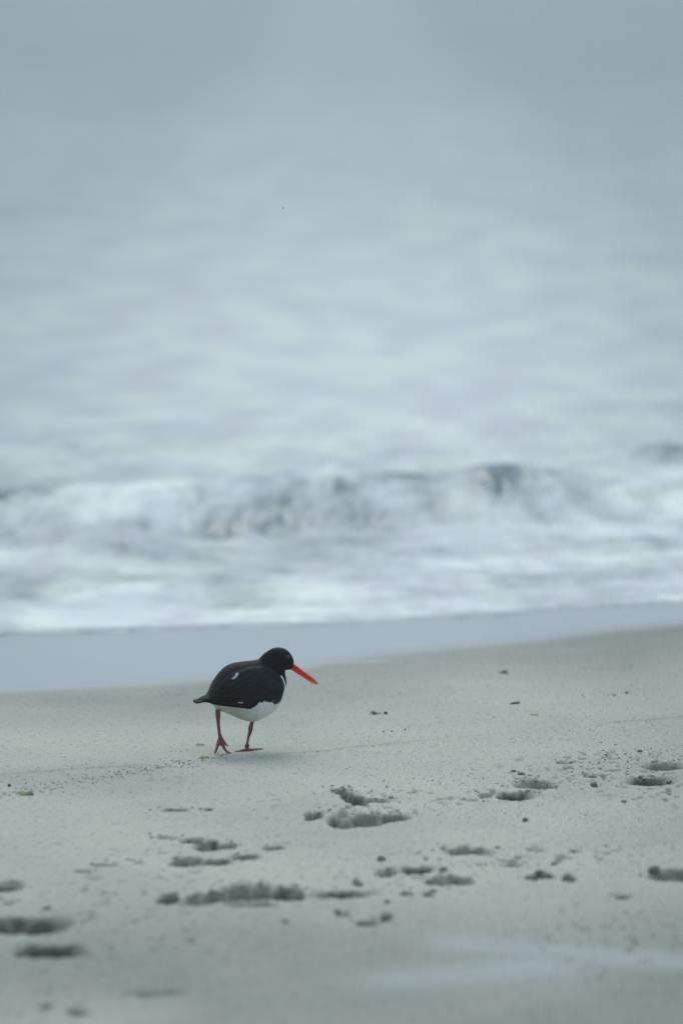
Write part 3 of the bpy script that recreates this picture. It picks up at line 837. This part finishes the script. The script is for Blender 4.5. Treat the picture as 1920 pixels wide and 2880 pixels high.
cl = [(1669, 2206, 24, 17, 'largest rounded grey clod of sand right of the paired footprints at mid right'),
      (1665, 2181, 26, 10, 'flat grey sand clod just above the largest rounded clod at mid right'),
      (1443, 2168, 17, 9, 'small grey sand clod above the upper of two footprints at mid right'),
      (1466, 2176, 24, 9, 'long low sand clod at the upper rim of the footprint at mid right'),
      (1799, 2112, 16, 9, 'topmost dark sand clod among the crumbs near the right edge'),
      (1477, 2303, 18, 14, 'lone dark round sand clod below the footprint pair, on smooth sand'),
      (1754, 2250, 20, 8, 'low dark sand clod alone below the far right footprint'),
      (1596, 2468, 36, 24, 'big dark sand clod alone at lower right'),
      (1517, 2456, 26, 18, 'dark sand clod, upper right of the three in a row at lower right'),
      (1488, 2470, 28, 16, 'dark sand clod at the left of three in a row at lower right'),
      (1546, 2462, 20, 12, 'smaller pale sand clod between the row of three and the big one at lower right'),
      (1558, 2432, 20, 13, 'small dark sand clod above the big one at lower right'),
      (1072, 2413, 26, 20, 'soft grey sand clod above the groove at lower middle'),
      (1205, 2476, 30, 22, 'brownish sand clod below the groove at lower middle'),
      (1008, 2484, 28, 20, 'grey sand clod above the end of the long groove'),
      (1088, 2534, 22, 10, 'small dark sand clod alone under the long groove'),
      (802, 2598, 22, 12, 'lone small sand clod below the largest heap of sand'),
      (1838, 2456, 40, 26, 'dark lump of sand at the right edge, left one of two'),
      (1900, 2462, 46, 28, 'dark lump of sand at the right edge, right one of two'),
      (120, 2560, 20, 12, 'small grey sand clod above the hollow at the left edge')]
for i, (px, py, w, h, lb) in enumerate(cl):
    clump('sand_clod', px, py + 2, w, h * .75, M['clod'], lb, 'sand clod', C_, seed=i + 1)

def lumps(name, pts, mat):
    V = []; F = []
    for (x, y, z, a, h) in pts:
        b = len(V); rr = random.random() * 6.28; ca, sa = math.cos(rr), math.sin(rr)
        for v in ICO_V:
            k = .75 + .5 * random.random()
            V.append((x + (v.x * ca - v.y * sa) * a * k, y + (v.x * sa + v.y * ca) * a * k, z + v.z * h * k + h * .25))
        F += [tuple(b + q_ for q_ in f) for f in ICO_F]
    ob = make_mesh(name, V, F, mat); ob['kind'] = 'stuff'
    return ob
cand = []
for (cx, cy, a, b, D, Mh, dk, sk, lu, i, Hv) in hol:
    n = int(5 + 40 * a * lu * 4)
    for _ in range(n):
        cand.append((random.gauss(cx, a * .75), random.gauss(cy + b * .9, b * .8), random.uniform(.0015, .0055) * (1 if random.random() < .85 else 1.9)))
def band(x0, y0, x1, y1, sp, n, r0, r1):
    for _ in range(int(n * .6)):
        f = random.random()
        px = x0 + (x1 - x0) * f; py = y0 + (y1 - y0) * f + random.gauss(0, sp)
        x, y, _z = unproj(px, py); cand.append((x, y, random.uniform(r0, r1)))
band(1560, 2150, 1960, 2120, 20, 260, .0015, .0050)
band(1380, 2200, 1800, 2190, 22, 160, .0015, .0042)
band(880, 2240, 1400, 2195, 18, 150, .0013, .0038)
band(1000, 2290, 1700, 2260, 22, 110, .0013, .0036)
band(0, 2238, 640, 2128, 7, 620, .0012, .0034)
band(0, 2200, 560, 2135, 16, 220, .0010, .0028)
band(640, 2125, 1920, 2030, 26, 160, .0008, .0020)
band(300, 2455, 800, 2380, 14, 60, .0015, .004)
band(1100, 2430, 1900, 2410, 22, 90, .0015, .004)
band(1560, 1960, 1900, 1935, 4, 26, .0016, .0040)
band(1140, 2020, 1700, 2010, 8, 30, .0014, .003)
cx_ = np.array([c[0] for c in cand]); cy_ = np.array([c[1] for c in cand])
cz_ = G(cx_, cy_) + hills_and_prints(cx_, cy_)[0]
lumps('sand_crumbs', [(cx_[i], cy_[i], cz_[i], cand[i][2] * 1.15, cand[i][2] * .55) for i in range(len(cand))], M['crumb'])

# ------------------------------------------------------------------ bits washed up on the sand
def leafy(name, px, py, wpx, hpx, mats, label, cat, n=3, seed=1, group=None, colr=None):
    """a crumpled scrap of weed: a few ruffled fronds as parts"""
    x, y, _ = unproj(px, py); z = ground_z(x, y); s_ = FPX / y
    root = bpy.data.objects.new(name, None); col.objects.link(root); root.location = (x, y, z); root.empty_display_size = .02
    tag(root, label, cat, group)
    rd = random.Random(seed); W = wpx / s_; H = hpx / s_
    for k in range(n):
        V = []; F = []; nx, ny = 12, 6
        x0 = -W / 2 + W * k / n * .8; x1 = x0 + W * (.45 + .25 * rd.random()); y0 = (rd.random() - .5) * .02
        hh = H * (.55 + .45 * rd.random()) * (1.15 - abs(k - (n - 1) / 2) / n)
        for layer in (0, 1):
            for i in range(nx):
                for j in range(ny):
                    f = i / (nx - 1); g = j / (ny - 1) - .5
                    wv = math.sin(math.pi * min(1, max(0, f * .94 + .03))) ** .7
                    zz = hh * wv * (1 - (2 * g) ** 2 * .8) * (.6 + .5 * mn.noise(Vector((f * 4 + seed, g * 5, k * 3.0)))) + .0005
                    V.append((x0 + (x1 - x0) * f, y0 + g * .035 * wv, max(zz, .0002) + (.0 if layer else -.0012)))
        for layer in (0, 1):
            b = layer * nx * ny
            for i in range(nx - 1):
                for j in range(ny - 1):
                    q_ = (b + i * ny + j, b + (i + 1) * ny + j, b + (i + 1) * ny + j + 1, b + i * ny + j + 1)
                    F.append(q_ if layer else q_[::-1])
        make_mesh('frond', V, F, mats[k % len(mats)], root)
    return root
leafy('seaweed_scrap', 574, 2133, 30, 10, [M['weed_green']], 'bright green scrap of seaweed just left of the lifted foot of the bird', 'seaweed', 3, 3)
leafy('seaweed_scrap', 562, 2097, 22, 6, [M['weed_green'], M['weed_olive']], 'tiny green scrap of seaweed behind the bird, above the brighter one', 'seaweed', 2, 5)
leafy('seaweed_scrap', 66, 2234, 42, 14, [M['weed_green'], M['weed_green'], M['weed_brown']], 'green and brown folded seaweed frond near the left edge', 'seaweed', 3, 8)
leafy('seaweed_scrap', 1502, 2010, 22, 6, [M['weed_olive']], 'yellowish scrap of weed on smooth sand below the dark twig', 'seaweed', 2, 9)
clump('pebble', 26, 2215, 11, 8, M['stone_dark'], 'small dark pebble at the far left above the folded seaweed', 'pebble', seed=31)
clump('pebble', 1084, 2010, 11, 9, M['stone_dark'], 'dark round pebble beside a small hollow, right of the bird', 'pebble', seed=32)
clump('pebble', 1762, 1950, 11, 6, M['stone_dark'], 'dark pebble on washed sand near the right edge below the water', 'pebble', seed=33)
clump('pebble', 1727, 1956, 9, 5, M['stone_dark'], 'smaller grey pebble just left of the dark one near the right edge', 'pebble', seed=34)
clump('pebble', 1414, 1892, 12, 6, M['clod'], 'blurred grey pebble alone on the sand near the water, above the twig', 'pebble', seed=38)
for i, (px, py, lb) in enumerate([(1078, 2060, 'left one of three tiny dark pebbles in a line right of the bird'), (1101, 2058, 'middle one of three tiny dark pebbles in a line right of the bird'), (1139, 2054, 'right one of three tiny dark pebbles in a line right of the bird')]):
    clump('pebble', px, py, 5.5, 4.5, M['stone_dark'], lb, 'pebble', 'tiny pebbles in a line', seed=40 + i)
# twig
def stick(name, px, py, length_px, mat, label, cat):
    x, y, _ = unproj(px, py); s_ = FPX / depth_of(y, 0); Ln = length_px / s_
    V, F = tube([(-Ln / 2, -.006, .002), (-Ln * .2, 0, .0032), (Ln * .15, .004, .0028), (Ln / 2, .012, .0036)], [.0022, .0033, .0034, .0026], 10, 4)
    V2, F2 = tube([(Ln * .1, .003, .004), (Ln * .22, .004, .0062), (Ln * .3, .006, .0070)], [.0016, .0012, .0006], 8, 3)
    b = len(V); V += V2; F += [tuple(b + q_ for q_ in f) for f in F2]
    ob = make_mesh(name, V, F, mat); ob.location = (x, y, ground_z(x, y))
    return tag(ob, label, cat)
stick('twig', 1448, 1980, 27, M['driftwood'], 'short dark twig lying on smooth wet sand right of the bird', 'twig')
# shell: a curved sliver
x, y, _ = unproj(180, 2130); s_ = FPX / depth_of(y, 0)
V = []; F = []
n1, n2 = 14, 6
for L_ in (0, 1):
    for i in range(n1):
        for j in range(n2):
            a = math.pi * (.12 + .76 * i / (n1 - 1)); g = (j / (n2 - 1) - .5)
            r = (9 / s_) - L_ * .0009
            V.append((-math.cos(a) * r, g * .010 * math.sin(a) + .002, math.sin(a) * r * .75 * (1 - g * g * 1.4) - .0026))
for L_ in (0, 1):
    b = L_ * n1 * n2
    for i in range(n1 - 1):
        for j in range(n2 - 1):
            q_ = (b + i * n2 + j, b + (i + 1) * n2 + j, b + (i + 1) * n2 + j + 1, b + i * n2 + j + 1)
            F.append(q_[::-1] if L_ == 0 else q_)
sh = make_mesh('shell_fragment', V, F, M['shell_white']); sh.location = (x, y, ground_z(x, y))
tag(sh, 'curved white sliver of shell on the sand at far left behind the crumb line', 'shell')

# dark speck in the air above the bird, given a winged shape
fy_ = 13.8
speck_root = bpy.data.objects.new('air_speck', None); col.objects.link(speck_root)
fd = ray(797.5, 585)
speck_root.location = (fd[0] * fy_, fd[1] * fy_, CAM_H + fd[2] * fy_); speck_root.empty_display_size = .01
tag(speck_root, 'tiny dark speck in the air, high above the bird', 'insect')  # only a dark speck with a winged shape; insect is just its category
V, F = tube([(-.0030, 0, .0026), (-.0016, 0, .0008), (0, 0, -.0006), (.0012, 0, -.0014)], [.0004, .0009, .0010, .0006], 10, 4)
make_mesh('body', V, F, M['speck_black'], speck_root)
for sg in (-1, 1):
    V = [(-.0006, sg * .0006, .0), (.0010, sg * .0022, .0012), (.0026, sg * .0020, .0010), (.0014, sg * .0008, -.0004)]
    V += [(a, b, c - .0001) for a, b, c in V]
    make_mesh('wing', V, [(0, 1, 2, 3), (7, 6, 5, 4), (0, 4, 5, 1), (1, 5, 6, 2), (2, 6, 7, 3), (3, 7, 4, 0)], M['speck_black'], speck_root, smooth=False)

# ------------------------------------------------------------------ salt haze over the surf
HB = (-9300, 9300, -9300, 9300, -4.2, 3.6)
x0, x1, y0, y1, z0, z1 = HB
V = [(x0, y0, z0), (x1, y0, z0), (x1, y1, z0), (x0, y1, z0), (x0, y0, z1), (x1, y0, z1), (x1, y1, z1), (x0, y1, z1)]
hm = bpy.data.materials.new('haze'); hm.use_nodes = True; ht = hm.node_tree; ht.nodes.clear()
pv = N(ht, 'ShaderNodeVolumePrincipled'); pv.inputs['Color'].default_value = (.97, .985, 1, 1); pv.inputs['Anisotropy'].default_value = .45; pv.inputs['Density'].default_value = .0014
ho = N(ht, 'ShaderNodeOutputMaterial'); L(ht, pv.outputs[0], ho.inputs['Volume'])
hz = make_mesh('haze', V, [(3, 2, 1, 0), (4, 5, 6, 7), (0, 1, 5, 4), (1, 2, 6, 5), (2, 3, 7, 6), (3, 0, 4, 7)], hm, smooth=False)
hz['kind'] = 'stuff'
